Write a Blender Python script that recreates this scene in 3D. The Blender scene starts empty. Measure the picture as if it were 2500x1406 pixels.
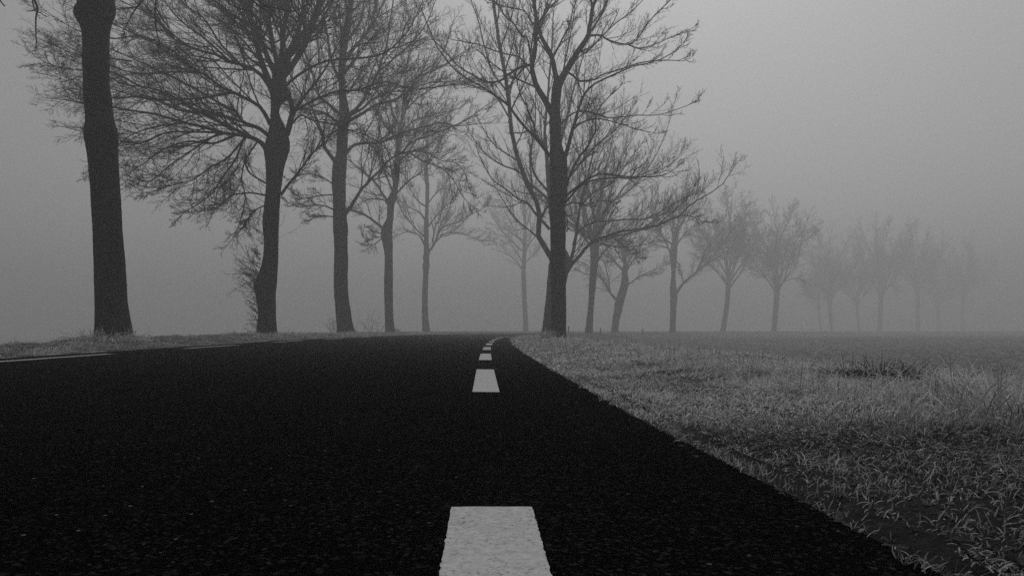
import bpy, math
import numpy as np
from mathutils import Vector

# ------------------------------------------------------------------ camera, sky, sun, exposure
SC = bpy.context.scene
F = 1800.0            # focal length in photo pixels
CX, HY = 1250.0, 807.2
CAMH = 0.391
cam_data = bpy.data.cameras.new("camera")
cam = bpy.data.objects.new("camera", cam_data)
SC.collection.objects.link(cam)
cam.location = (0, 0, CAMH)
cam.rotation_euler = (math.radians(90), 0, 0)
cam_data.sensor_width = 36
cam_data.lens = 36 * F / 2500
cam_data.shift_y = (HY - 703) / 2500
cam_data.clip_start = 0.05
cam_data.clip_end = 3000
SC.camera = cam

SUN_EL, SUN_AZ = 46.0, 12.0      # degrees; azimuth clockwise from +Y
world = bpy.data.worlds.new("World")
SC.world = world
world.use_nodes = True
nt = world.node_tree
nt.nodes.clear()
wo = nt.nodes.new("ShaderNodeOutputWorld")
bg = nt.nodes.new("ShaderNodeBackground")
sky = nt.nodes.new("ShaderNodeTexSky")
sky.sky_type = 'NISHITA'
sky.sun_disc = False
sky.sun_elevation = math.radians(SUN_EL)
sky.sun_rotation = math.radians(SUN_AZ)
sky.dust_density = 3.0
sky.air_density = 1.0
bw = nt.nodes.new("ShaderNodeRGBToBW")
bg.inputs['Strength'].default_value = 0.14
nt.links.new(sky.outputs[0], bw.inputs[0])
pw = nt.nodes.new("ShaderNodeMath"); pw.operation = 'POWER'; pw.inputs[1].default_value = 0.55   # thick cloud evens the sky out
nt.links.new(bw.outputs[0], pw.inputs[0])
nt.links.new(pw.outputs[0], bg.inputs['Color'])
nt.links.new(bg.outputs[0], wo.inputs['Surface'])

sl = bpy.data.lights.new("sun", 'SUN')
sl.energy = 0.6
sl.angle = math.radians(20)
sun = bpy.data.objects.new("sun", sl)
SC.collection.objects.link(sun)
az, el = math.radians(SUN_AZ), math.radians(SUN_EL)
sdir = Vector((math.sin(az) * math.cos(el), math.cos(az) * math.cos(el), math.sin(el)))
sun.rotation_euler = (-sdir).to_track_quat('-Z', 'Y').to_euler()

SC.view_settings.view_transform = 'Standard'
SC.view_settings.look = 'None'
SC.view_settings.exposure = 0.15
SC.view_settings.gamma = 1.0
SC.cycles.volume_bounces = 1
SC.cycles.max_bounces = 5
SC.cycles.diffuse_bounces = 2
SC.cycles.use_denoising = False
HAZE_DENSITY = 0.0096

# ------------------------------------------------------------------ helpers
def tag(o, label=None, cat=None, group=None, kind=None):
    if label: o['label'] = label
    if cat: o['category'] = cat
    if group: o['group'] = group
    if kind: o['kind'] = kind
    return o

def link(name, me, mat=None, parent=None):
    o = bpy.data.objects.new(name, me)
    SC.collection.objects.link(o)
    if mat: me.materials.append(mat)
    if parent: o.parent = parent
    return o

def empty(name, loc):
    o = bpy.data.objects.new(name, None)
    o.empty_display_size = 0.2
    SC.collection.objects.link(o)
    o.location = loc
    return o

def fast_mesh(name, V, faces, smooth=True):
    """V (n,3); faces: list of int arrays (m,k)"""
    me = bpy.data.meshes.new(name)
    V = np.ascontiguousarray(V, dtype=np.float32)
    me.vertices.add(len(V))
    me.vertices.foreach_set("co", V.ravel())
    faces = [f for f in faces if len(f)]
    loops = np.concatenate([f.ravel() for f in faces]).astype(np.int32)
    sizes = np.concatenate([np.full(len(f), f.shape[1]) for f in faces]).astype(np.int32)
    starts = np.concatenate([[0], np.cumsum(sizes)[:-1]]).astype(np.int32)
    me.loops.add(len(loops))
    me.loops.foreach_set("vertex_index", loops)
    me.polygons.add(len(sizes))
    me.polygons.foreach_set("loop_start", starts)
    me.polygons.foreach_set("loop_total", sizes)
    if smooth:
        me.polygons.foreach_set("use_smooth", np.ones(len(sizes), dtype=bool))
    me.update(calc_edges=True)
    return me

def norm(a):
    return a / np.maximum(np.linalg.norm(a, axis=-1, keepdims=True), 1e-9)

def tubes(P, R, sides, cap=False):
    """P (N,K,3) R (N,K) -> verts, faces"""
    N, K, _ = P.shape
    T = np.empty_like(P)
    T[:, 1:-1] = P[:, 2:] - P[:, :-2]
    T[:, 0] = P[:, 1] - P[:, 0]
    T[:, -1] = P[:, -1] - P[:, -2]
    T = norm(T)
    mean = norm(P[:, -1] - P[:, 0])
    ref = np.where(np.abs(mean[:, 2:3]) > 0.8, np.array([[0., 1, 0]]), np.array([[0., 0, 1]]))[:, None, :]
    U = norm(np.cross(T, np.broadcast_to(ref, T.shape)))
    W = np.cross(T, U)
    a = np.arange(sides) * 2 * np.pi / sides
    V = P[:, :, None] + R[:, :, None, None] * (U[:, :, None] * np.cos(a)[None, None, :, None] + W[:, :, None] * np.sin(a)[None, None, :, None])
    idx = np.arange(N * K * sides).reshape(N, K, sides)
    q = np.stack([idx[:, :-1], np.roll(idx[:, :-1], -1, 2), np.roll(idx[:, 1:], -1, 2), idx[:, 1:]], -1).reshape(-1, 4)
    f = [q]
    if cap:
        f.append(idx[:, -1, :]); f.append(idx[:, 0, ::-1])
    return V.reshape(-1, 3), f

class Bag:
    def __init__(s): s.V = []; s.F = []; s.n = 0
    def add(s, V, F):
        s.V.append(V); s.F += [f + s.n for f in F]; s.n += len(V)
    def mesh(s, name):
        by = {}
        for f in s.F: by.setdefault(f.shape[1], []).append(f)
        return fast_mesh(name, np.concatenate(s.V), [np.concatenate(v) for v in by.values()])

def grow(rng, P0, D0, L, R, K, wander, trop, taper=0.3):
    N = len(P0)
    P = np.empty((N, K, 3)); P[:, 0] = P0
    d = norm(D0); st = (L / (K - 1))[:, None]
    kink = rng.normal(0, 1, (N, 3))
    for k in range(1, K):
        kink = 0.35 * kink + rng.normal(0, 1, (N, 3))
        d = norm(d + wander * kink + trop)
        P[:, k] = P[:, k - 1] + d * st
    t = np.linspace(0, 1, K)[None]
    return P, R[:, None] * (1 - (1 - taper) * t)

def spawn(rng, P, R, m, lr, ang, tmin, K, wander, trop, rr=0.6, rmin=0.003, Lmax=9, flat=0.8):
    """children of every branch in P (N,K,3)"""
    N, Kp, _ = P.shape
    seg = np.linalg.norm(np.diff(P, axis=1), axis=2); Lp = seg.sum(1)
    # m children, evenly staggered
    t = tmin + (1 - tmin) * (np.arange(m)[None] + rng.uniform(0, 1, (N, m))) / m
    t = np.clip(t, 0, 0.995)
    f = t * (Kp - 1); i = f.astype(int); w = (f - i)[..., None]
    n = np.arange(N)[:, None]
    A, B = P[n, i], P[n, i + 1]
    pos = A * (1 - w) + B * w
    tan = norm(B - A)
    rad = R[n, i] * (1 - w[..., 0]) + R[n, i + 1] * w[..., 0]
    rv = rng.normal(0, 1, (N, m, 3)); rv[..., 1] *= flat
    perp = norm(rv - (rv * tan).sum(-1, keepdims=True) * tan)
    a = np.radians(rng.normal(ang, ang * 0.3, (N, m)))[..., None]
    d = tan * np.cos(a) + perp * np.sin(a)
    L = np.minimum(Lp[:, None] * lr * (1.15 - 0.75 * t) * rng.uniform(0.55, 1.3, (N, m)), Lmax)
    r = np.maximum(np.minimum(rad * rr, 0.013 * L + 0.002), rmin)
    return grow(rng, pos.reshape(-1, 3), d.reshape(-1, 3), L.ravel(), r.ravel(), K, wander, trop)

def px(x, y, Y):
    return np.array([(x - CX) / F * Y, Y, CAMH + (HY - y) / F * Y])

def spline(pts, n):
    """catmull-rom resample of (m,k) control rows to n rows"""
    p = np.asarray(pts, float)
    p = np.vstack([2 * p[0] - p[1], p, 2 * p[-1] - p[-2]])
    m = len(p) - 3
    u = np.linspace(0, m - 1e-6, n); i = u.astype(int); t = (u - i)[:, None]
    a, b, c, d = p[i], p[i + 1], p[i + 2], p[i + 3]
    return 0.5 * ((2 * b) + (c - a) * t + (2 * a - 5 * b + 4 * c - d) * t ** 2 + (3 * b - a - 3 * c + d) * t ** 3)

RS = np.random.RandomState(5)
WV = [(RS.normal(0, 1, 2), RS.uniform(0, 6.28)) for _ in range(24)]
def wnoise(x, y, s, k0=0, n=6):
    """cheap smooth noise in about -1..1, feature size ~1/s"""
    o = 0
    for j in range(n):
        (v, ph) = WV[(k0 + j) % 24]
        o = o + np.sin((v[0] * x + v[1] * y) * s * 2.2 * (1 + 0.35 * j) + ph)
    return o / (n ** 0.5 * 1.2)

# ------------------------------------------------------------------ materials (black-and-white photograph: greys)
def mat(name, rough=0.9, spec=0.2):
    m = bpy.data.materials.new(name); m.use_nodes = True
    b = m.node_tree.nodes["Principled BSDF"]
    b.inputs['Roughness'].default_value = rough
    b.inputs['Specular IOR Level'].default_value = spec
    return m, m.node_tree, b

def N(t, kind, **kw):
    n = t.nodes.new(kind)
    for k, v in kw.items():
        if k in n.inputs.keys(): n.inputs[k].default_value = v
        else: setattr(n, k, v)
    return n

def ramp(t, src, stops):
    r = t.nodes.new("ShaderNodeValToRGB")
    e = r.color_ramp.elements
    while len(e) < len(stops): e.new(0.5)
    for el_, (p, v) in zip(e, stops):
        el_.position = p; el_.color = (v, v, v, 1)
    t.links.new(src, r.inputs[0])
    return r

def mixc(t, fac, a, b):
    m = t.nodes.new("ShaderNodeMix"); m.data_type = 'RGBA'
    for k, v in ((0, fac), (6, a), (7, b)):
        if isinstance(v, (int, float)):
            m.inputs[k].default_value = v if k == 0 else (v, v, v, 1)
        else: t.links.new(v, m.inputs[k])
    return m.outputs[2]

def pos(t, scale=(1, 1, 1)):
    g = t.nodes.new("ShaderNodeNewGeometry")
    m = t.nodes.new("ShaderNodeMapping"); m.inputs['Scale'].default_value = scale
    t.links.new(g.outputs['Position'], m.inputs[0])
    return m.outputs[0]

def noise(t, vec, scale, detail=4, rough=0.6):
    n = N(t, "ShaderNodeTexNoise", Scale=scale, Detail=detail, Roughness=rough)
    t.links.new(vec, n.inputs['Vector']); return n.outputs['Fac']

def bump(t, b, h, strength, dist):
    n = N(t, "ShaderNodeBump", Strength=strength, Distance=dist)
    t.links.new(h, n.inputs['Height']); t.links.new(n.outputs[0], b.inputs['Normal'])

def make_bark():
    m, t, b = mat("bark", 0.95, 0.1)
    v = pos(t, (1, 1, 0.25))
    n1 = noise(t, v, 22, 6, 0.65)
    n2 = noise(t, pos(t), 1.3, 3)
    base = ramp(t, n1, [(0.3, 0.010), (0.5, 0.022), (0.75, 0.045)]).outputs[0]
    moss = ramp(t, n2, [(0.45, 0.0), (0.7, 1.0)]).outputs[0]
    c = mixc(t, moss, base, 0.04)
    # hoar frost caught on faces that look upward
    g = t.nodes.new("ShaderNodeNewGeometry")
    sx = t.nodes.new("ShaderNodeSeparateXYZ"); t.links.new(g.outputs['Normal'], sx.inputs[0])
    fr = ramp(t, sx.outputs[2], [(0.45, 0.0), (0.95, 0.55)]).outputs[0]
    c = mixc(t, fr, c, 0.2)
    t.links.new(c, b.inputs['Base Color'])
    bump(t, b, n1, 0.9, 0.03)
    return m
BARK = make_bark()

def make_twig():
    m, t, b = mat("twig_bark", 0.95, 0.1)
    n1 = noise(t, pos(t), 3.0, 3)
    t.links.new(ramp(t, n1, [(0.3, 0.02), (0.7, 0.06)]).outputs[0], b.inputs['Base Color'])
    return m
TWIG = make_twig()

def make_asphalt():
    m, t, b = mat("asphalt", 0.9, 0.0)
    p = pos(t)
    vo = N(t, "ShaderNodeTexVoronoi", Scale=130.0); t.links.new(p, vo.inputs['Vector'])
    sp = t.nodes.new("ShaderNodeSeparateColor"); t.links.new(vo.outputs['Color'], sp.inputs[0])
    stone = ramp(t, sp.outputs[0], [(0.0, 0.0008), (0.6, 0.002), (0.85, 0.006), (1.0, 0.026)]).outputs[0]
    big = ramp(t, noise(t, p, 0.9, 4), [(0.35, 0.8), (0.65, 1.2)]).outputs[0]
    mul = t.nodes.new("ShaderNodeMix"); mul.data_type = 'RGBA'; mul.blend_type = 'MULTIPLY'; mul.inputs[0].default_value = 1
    t.links.new(stone, mul.inputs[6]); t.links.new(big, mul.inputs[7])
    # sparse frost grains sitting on the stones
    vs = N(t, "ShaderNodeTexVoronoi", Scale=60.0); t.links.new(p, vs.inputs['Vector'])
    s2 = t.nodes.new("ShaderNodeSeparateColor"); t.links.new(vs.outputs['Color'], s2.inputs[0])
    rare = ramp(t, s2.outputs[1], [(0.968, 0.0), (0.99, 1.0)]).outputs[0]
    dot = ramp(t, vs.outputs['Distance'], [(0.18, 1.0), (0.3, 0.0)]).outputs[0]
    mm = N(t, "ShaderNodeMath", operation='MULTIPLY'); t.links.new(rare, mm.inputs[0]); t.links.new(dot, mm.inputs[1])
    patch = ramp(t, noise(t, p, 1.7, 3), [(0.42, 0.15), (0.62, 1.0)]).outputs[0]
    m2 = N(t, "ShaderNodeMath", operation='MULTIPLY'); t.links.new(mm.outputs[0], m2.inputs[0]); t.links.new(patch, m2.inputs[1])
    c = mixc(t, m2.outputs[0], mul.outputs[2], 0.25)
    t.links.new(c, b.inputs['Base Color'])
    bump(t, b, vo.outputs['Distance'], 0.8, 0.004)
    return m
ASPHALT = make_asphalt()

def make_paint(name, k):
    m, t, b = mat(name, 0.8, 0.1)
    p = pos(t)
    n1 = noise(t, p, 60, 6, 0.7)
    n2 = noise(t, p, 9, 5, 0.6)
    v = N(t, "ShaderNodeTexVoronoi", Scale=22.0, feature='DISTANCE_TO_EDGE')
    w = N(t, "ShaderNodeTexNoise", Scale=14.0, Detail=4.0); t.links.new(p, w.inputs['Vector'])
    t.links.new(mixc(t, 0.06, p, w.outputs['Color']), v.inputs['Vector'])
    crack = ramp(t, v.outputs['Distance'], [(0.004, 1.0), (0.02, 0.0)]).outputs[0]
    cm = N(t, "ShaderNodeMath", operation='MULTIPLY'); t.links.new(crack, cm.inputs[0])
    t.links.new(ramp(t, n2, [(0.5, 0.0), (0.62, 0.8)]).outputs[0], cm.inputs[1])
    base = ramp(t, n1, [(0.25, 0.2 * k), (0.38, 0.5 * k), (0.6, 0.66 * k), (0.8, 0.74 * k)]).outputs[0]
    pit = ramp(t, noise(t, p, 160, 2, 0.5), [(0.30, 1.0), (0.36, 0.0)]).outputs[0]
    c = mixc(t, cm.outputs[0], base, 0.06)
    c = mixc(t, pit, c, 0.15)
    t.links.new(c, b.inputs['Base Color'])
    bump(t, b, n1, 0.5, 0.002)
    return m
PAINT = make_paint("road_paint", 1.0)
OLDPAINT = make_paint("worn_road_paint", 0.7)

def make_ground():
    m, t, b = mat("field_ground", 0.95, 0.1)
    p = pos(t)
    n1 = noise(t, p, 30, 6, 0.7)
    n2 = noise(t, p, 0.5, 4)
    n3 = noise(t, pos(t, (1, 0.5, 1)), 4, 6, 0.75)
    base = ramp(t, n1, [(0.3, 0.006), (0.55, 0.014), (0.75, 0.05)]).outputs[0]
    fro = ramp(t, n3, [(0.42, 0.06), (0.6, 0.28)]).outputs[0]
    # frosted turf starts a few metres out; bare litter beside the road
    g = t.nodes.new("ShaderNodeNewGeometry")
    ln = t.nodes.new("ShaderNodeVectorMath"); ln.operation = 'LENGTH'
    t.links.new(g.outputs['Position'], ln.inputs[0])
    far = t.nodes.new("ShaderNodeMapRange"); far.inputs[1].default_value = 2.6; far.inputs[2].default_value = 9
    t.links.new(ln.outputs['Value'], far.inputs[0])
    t.links.new(mixc(t, far.outputs[0], base, fro), b.inputs['Base Color'])
    bump(t, b, n3, 1.0, 0.06)
    return m
GROUND = make_ground()

def make_grass(name, lo, hi, scale):
    m, t, b = mat(name, 0.9, 0.15)
    g = t.nodes.new("ShaderNodeNewGeometry")
    r = ramp(t, g.outputs['Random Per Island'], [(0.0, lo), (0.22, lo * 5), (0.5, hi * .8), (1.0, hi)]).outputs[0]
    n1 = noise(t, pos(t), scale, 3, 0.7)
    fr = ramp(t, n1, [(0.45, 0.0), (0.65, 0.5)]).outputs[0]
    c = mixc(t, fr, r, min(hi, .8))
    t.links.new(c, b.inputs['Base Color'])
    bump(t, b, n1, 0.6, 0.002)
    return m
GRASS = make_grass("frosted_grass", 0.10, 0.92, 300)
NEARGRASS = make_grass("vignette_darkened_grass", 0.015, 0.44, 260)  # lens vignette put into the blade colour as a darker tone
FIELDGRASS = make_grass("field_grass", 0.03, 0.42, 200)
LITTER = make_grass("dead_leaf", 0.008, 0.05, 90)
DARKGRASS = make_grass("hollow_shade_grass", 0.006, 0.035, 60)  # near-black blades stand in for the shade of a hollow under arching grass
STRAW = make_grass("straw", 0.05, 0.2, 120)

# ------------------------------------------------------------------ road line and terrain
TBL = np.array([(-15, .45), (-1, .04), (.6, -.005), (1.2, -.028), (1.65, -.045), (4.67, -.165), (9.8, -.355), (14.9, -.515), (20, -.635), (26, -.72), (31, -.76), (36, -.73),
                (41, -.62), (46, -.42), (52, .2), (58, 1.3), (66, 3.6), (75, 7.3), (84, 11.8), (92, 16.5), (100, 22.5), (108, 29.5), (116, 38), (124, 50), (131, 68), (136, 95), (139, 150), (140, 230)])
PATH = spline(TBL[:, ::-1], 900)                 # x, y
sgl = np.r_[0, np.cumsum(np.linalg.norm(np.diff(PATH, axis=0), axis=1))]
Sfine = np.arange(0, sgl[-1], 0.25)
PATH = np.c_[np.interp(Sfine, sgl, PATH[:, 0]), np.interp(Sfine, sgl, PATH[:, 1])]
PT = norm(np.gradient(PATH, axis=0)); PN = np.c_[PT[:, 1], -PT[:, 0]]     # PN points to the right

def offset(x, y):
    """signed distance right of the dashed line"""
    x = np.atleast_1d(x).astype(float); y = np.atleast_1d(y).astype(float)
    out = np.empty(len(x))
    sub = PATH[::4]; sn = PN[::4]
    for a in range(0, len(x), 20000):
        dx = x[a:a + 20000, None] - sub[None, :, 0]; dy = y[a:a + 20000, None] - sub[None, :, 1]
        d2 = dx * dx + dy * dy; j = d2.argmin(1); k = np.arange(len(j))
        s = np.sign(dx[k, j] * sn[j, 0] + dy[k, j] * sn[j, 1])
        # perpendicular component near the foot, distance far from it
        perp = dx[k, j] * sn[j, 0] + dy[k, j] * sn[j, 1]
        dist = np.sqrt(d2[k, j])
        out[a:a + 20000] = np.where(dist < 12, perp, s * dist)
    return out

def smooth(a, b, v):
    t = np.clip((v - a) / (b - a), 0, 1); return t * t * (3 - 2 * t)

def road_z(d, y):
    k = np.interp(y, [0, 8, 20, 400], [0.045, 0.065, 0.12, 0.12])
    return np.where(d < 0, -d / 5.1 * k, -0.01 * d)

def ground_z(x, y, d=None):
    if d is None: d = offset(x, y)
    rz = road_z(np.clip(d, -5.45, 0.68), y)
    right = smooth(0.70, 1.7, d) * (0.05 + 0.05 * smooth(3, 8, y) * (1 - smooth(20, 32, y))) * (1 - smooth(2.6, 4.6, d)) \
        - 0.14 * smooth(2.8, 4.6, d) * (1 - smooth(40, 60, y)) - 0.42 * smooth(4.0, 11, d) + 0.16 * smooth(45, 60, y) * smooth(0.68, 3, d)
    right = right + smooth(0.9, 2.2, d) * 0.035 * wnoise(x, y, 1.2) + smooth(2, 6, d) * 0.03 * wnoise(x, y, 0.35, 7)
    left = 0.14 * smooth(-5.55, -7.0, d) * np.interp(y, [5, 10, 14], [0, .2, 1])
    low = np.maximum(1 - smooth(40, 65, y), smooth(-14, -24, x))
    left = left - smooth(-7.35, -12, d) * 2.9 * low + smooth(-5.6, -6.5, d) * 0.025 * wnoise(x, y, 0.8, 3)
    z = rz + np.where(d > 0.68, right, 0) + np.where(d < -5.45, left, 0)
    inside = (d > -5.48) & (d < 0.72)
    z = z - np.where(inside, 0.05, 0.0) - np.where((~inside) & (d > -5.6) & (d < 0.83), 0.02, 0)
    return z

def gz(x, y): return float(ground_z(np.array([x]), np.array([y]))[0])

xs = np.unique(np.r_[-500, -350, -250, np.arange(-200, -60, 12), np.arange(-60, -16, 2.5), np.arange(-16, -4.2, 0.22), np.arange(-4.2, 0.2, 0.5),
                     np.arange(0.2, 3.2, 0.06), np.arange(3.2, 8, 0.2), np.arange(8, 30, 0.8), np.arange(30, 70, 2), np.arange(70, 200, 8), 250, 350, 500])
ys = np.unique(np.r_[-60, -30, np.arange(-15, 0, 1.5), np.arange(0, 7, 0.09), np.arange(7, 20, 0.25), np.arange(20, 60, 0.6), np.arange(60, 130, 1.2), np.arange(130, 220, 8), 250, 350, 600])
GX, GY = np.meshgrid(xs, ys)
gx, gy = GX.ravel(), GY.ravel()
gzv = ground_z(gx, gy)
nx, ny = len(xs), len(ys)
idx = np.arange(nx * ny).reshape(ny, nx)
q = np.stack([idx[:-1, :-1], idx[:-1, 1:], idx[1:, 1:], idx[1:, :-1]], -1).reshape(-1, 4)
o = link("ground", fast_mesh("ground", np.c_[gx, gy, gzv], [q]), GROUND)
tag(o, kind='structure')

# road sheet
offs = np.r_[-5.52, -5.3, -5.1, np.linspace(-4.6, -0.5, 8), 0.0, 0.35, 0.68]
jag = np.random.RandomState(3)
V = []
for i in range(len(PATH)):
    e = np.zeros(len(offs)); e[-1] = jag.uniform(-.012, .008) + .055 * (1 - smooth(1.2, 3.5, PATH[i][1])); e[0] = jag.uniform(-.03, .03)
    of = offs + e
    P_ = PATH[i][None] + PN[i][None] * of[:, None]
    V.append(np.c_[P_, road_z(of, np.full(len(of), PATH[i][1]))])
V = np.concatenate(V)
idx = np.arange(len(V)).reshape(len(PATH), len(offs))
q = np.stack([idx[:-1, :-1], idx[:-1, 1:], idx[1:, 1:], idx[1:, :-1]], -1).reshape(-1, 4)
o = link("road", fast_mesh("road", V, [q]), ASPHALT)
tag(o, kind='structure')

# painted dashes
def dash(y0, y1, dcen, width, label, group, nl=40, nw=8, seed=0, name="road_dash"):
    r = np.random.RandomState(seed)
    s0 = np.interp(y0, PATH[:, 1], Sfine); s1 = np.interp(y1, PATH[:, 1], Sfine)
    ss = np.linspace(s0, s1, nl)
    rows = []
    amp = 0.0008 if y0 < 8 else 0.0
    for k, s in enumerate(ss):
        c = np.array([np.interp(s, Sfine, PATH[:, 0]), np.interp(s, Sfine, PATH[:, 1])])
        n_ = np.array([np.interp(s, Sfine, PN[:, 0]), np.interp(s, Sfine, PN[:, 1])])
        u = np.linspace(-.5, .5, nw) * width
        u[0] += r.normal(0, amp); u[-1] += r.normal(0, amp)
        P_ = c[None] + n_[None] * (dcen + u)[:, None]
        if k in (0, nl - 1): P_[:, 1] += r.normal(0, amp * 1.6, nw)
        z = road_z(dcen + u, P_[:, 1]) + 0.004
        rows.append(np.c_[P_, z])
    V = np.concatenate(rows)
    idx = np.arange(len(V)).reshape(nl, nw)
    q = np.stack([idx[:-1, :-1], idx[:-1, 1:], idx[1:, 1:], idx[1:, :-1]], -1).reshape(-1, 4)
    ctr = V.mean(0); 
    o = link(name, fast_mesh(name, V - ctr, [q], False), OLDPAINT if dcen < -1 else PAINT); o.location = ctr
    tag(o, label, "road marking", group)

G1 = "dashes of the near edge line on the right side of the road"
ordn = ["cracked white paint dash filling the bottom centre of the photo, closest to the camera",
        "tall white paint dash second from the camera, alone in the middle of the dark asphalt",
        "third white dash from the camera in the row beside the right verge",
        "fourth white dash from the camera, short block where the row starts to bend",
        "fifth white dash from the camera, small slanted block in the bending row",
        "sixth white dash from the camera, thin slanted block in the bending row",
        "seventh white dash from the camera, thin sliver on the bend",
        "eighth white dash from the camera, thin sliver on the bend",
        "ninth white dash from the camera, hair-thin sliver near the verge tip",
        "farthest visible white dash, tenth of the row, almost touching the verge tip"]
dd = [(-1.2, 1.625, .178)] + [(4.67 + 5.1 * k, 7.4 + 5.1 * k, .172) for k in range(9)]
for k, (a, b_, w) in enumerate(dd):
    dash(a, b_, 0.0, w, ordn[k], G1, nl=300 if k < 2 else 12, nw=10, seed=k)
G2 = "dashes of the far edge line along the left verge"
ordl = ["long pale line dash at the left border, nearest of the far edge line",
        "second dash of the far edge line, on the asphalt between the two nearest trunks",
        "third dash of the far edge line, just right of the ivy-clad trunk",
        "fourth dash of the far edge line, in front of the third trunk from the left",
        "fifth and faintest dash of the far edge line, below the bare shrub"]
for k, (a, b_) in enumerate([(7.2, 10.2), (12.7, 15.25), (17.75, 20.3), (22.9, 25.45), (28.2, 30.6)]):
    dash(a, b_, -5.1, 0.13, ordl[k], G2, nl=14, nw=4, seed=20 + k)

# ------------------------------------------------------------------ trees
def trunk_mesh(rng, rows, Y, base_z, sides=22, rough=0.02, flare=0.25):
    """rows (y, xl, xr) from base up"""
    r = np.array(rows, float)
    n = max(24, int(len(r) * 6))
    s = spline(r, n)
    P = np.array([px((a[1] + a[2]) / 2, a[0], Y) for a in s])
    R = (s[:, 2] - s[:, 1]) / 2 / F * Y
    # sink the foot
    foot = P[0].copy(); foot[2] = min(P[0][2], base_z) - 0.25
    P = np.vstack([foot, P]); R = np.r_[R[0] * 1.12, R]
    a = np.arange(sides) * 2 * np.pi / sides
    ph = rng.uniform(0, 6.28, 6)
    V = []
    for k in range(len(P)):
        z = P[k][2]
        h = max(0, 1 - (z - base_z) / 0.6)
        lob = 1 + flare * 0.5 * h * h * (0.4 + 0.6 * np.abs(np.cos(a * 2.5 + ph[0])))
        rr = R[k] * lob * (1 + rough * (np.sin(3 * a + ph[1] + z * 1.3) + np.sin(7 * a + ph[2] - z * 2.1) * 0.6 + np.sin(z * 5 + ph[3]) * 0.5 + np.sin(2 * a + z * 9 + ph[4]) * 0.4))
        rr = rr + rng.normal(0, R[k] * rough * 0.35, sides)
        V.append(np.c_[P[k][0] + rr * np.cos(a), P[k][1] + rr * np.sin(a), np.full(sides, z)])
    V = np.concatenate(V)
    idx = np.arange(len(V)).reshape(len(P), sides)
    q = np.stack([idx[:-1], np.roll(idx[:-1], -1, 1), np.roll(idx[1:], -1, 1), idx[1:]], -1).reshape(-1, 4)
    return V, [q, idx[-1:, :]], P, R

def limb_pts(pts, w0, w1, Y, depth, n=18):
    p = spline(np.array(pts, float), n)
    t = np.linspace(0, 1, n)
    L = np.linalg.norm(np.diff(p, axis=0), axis=1).sum() / F * Y
    Yk = Y + depth * L * t
    P = np.array([px(a[0], a[1], b_) for a, b_ in zip(p, Yk)])
    if Y > 60: w1 = w1 * .6
    R = (w0 + (w1 * .75 - w0) * t ** 0.7) / 2 * .95 / F * Y
    return P, R

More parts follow.
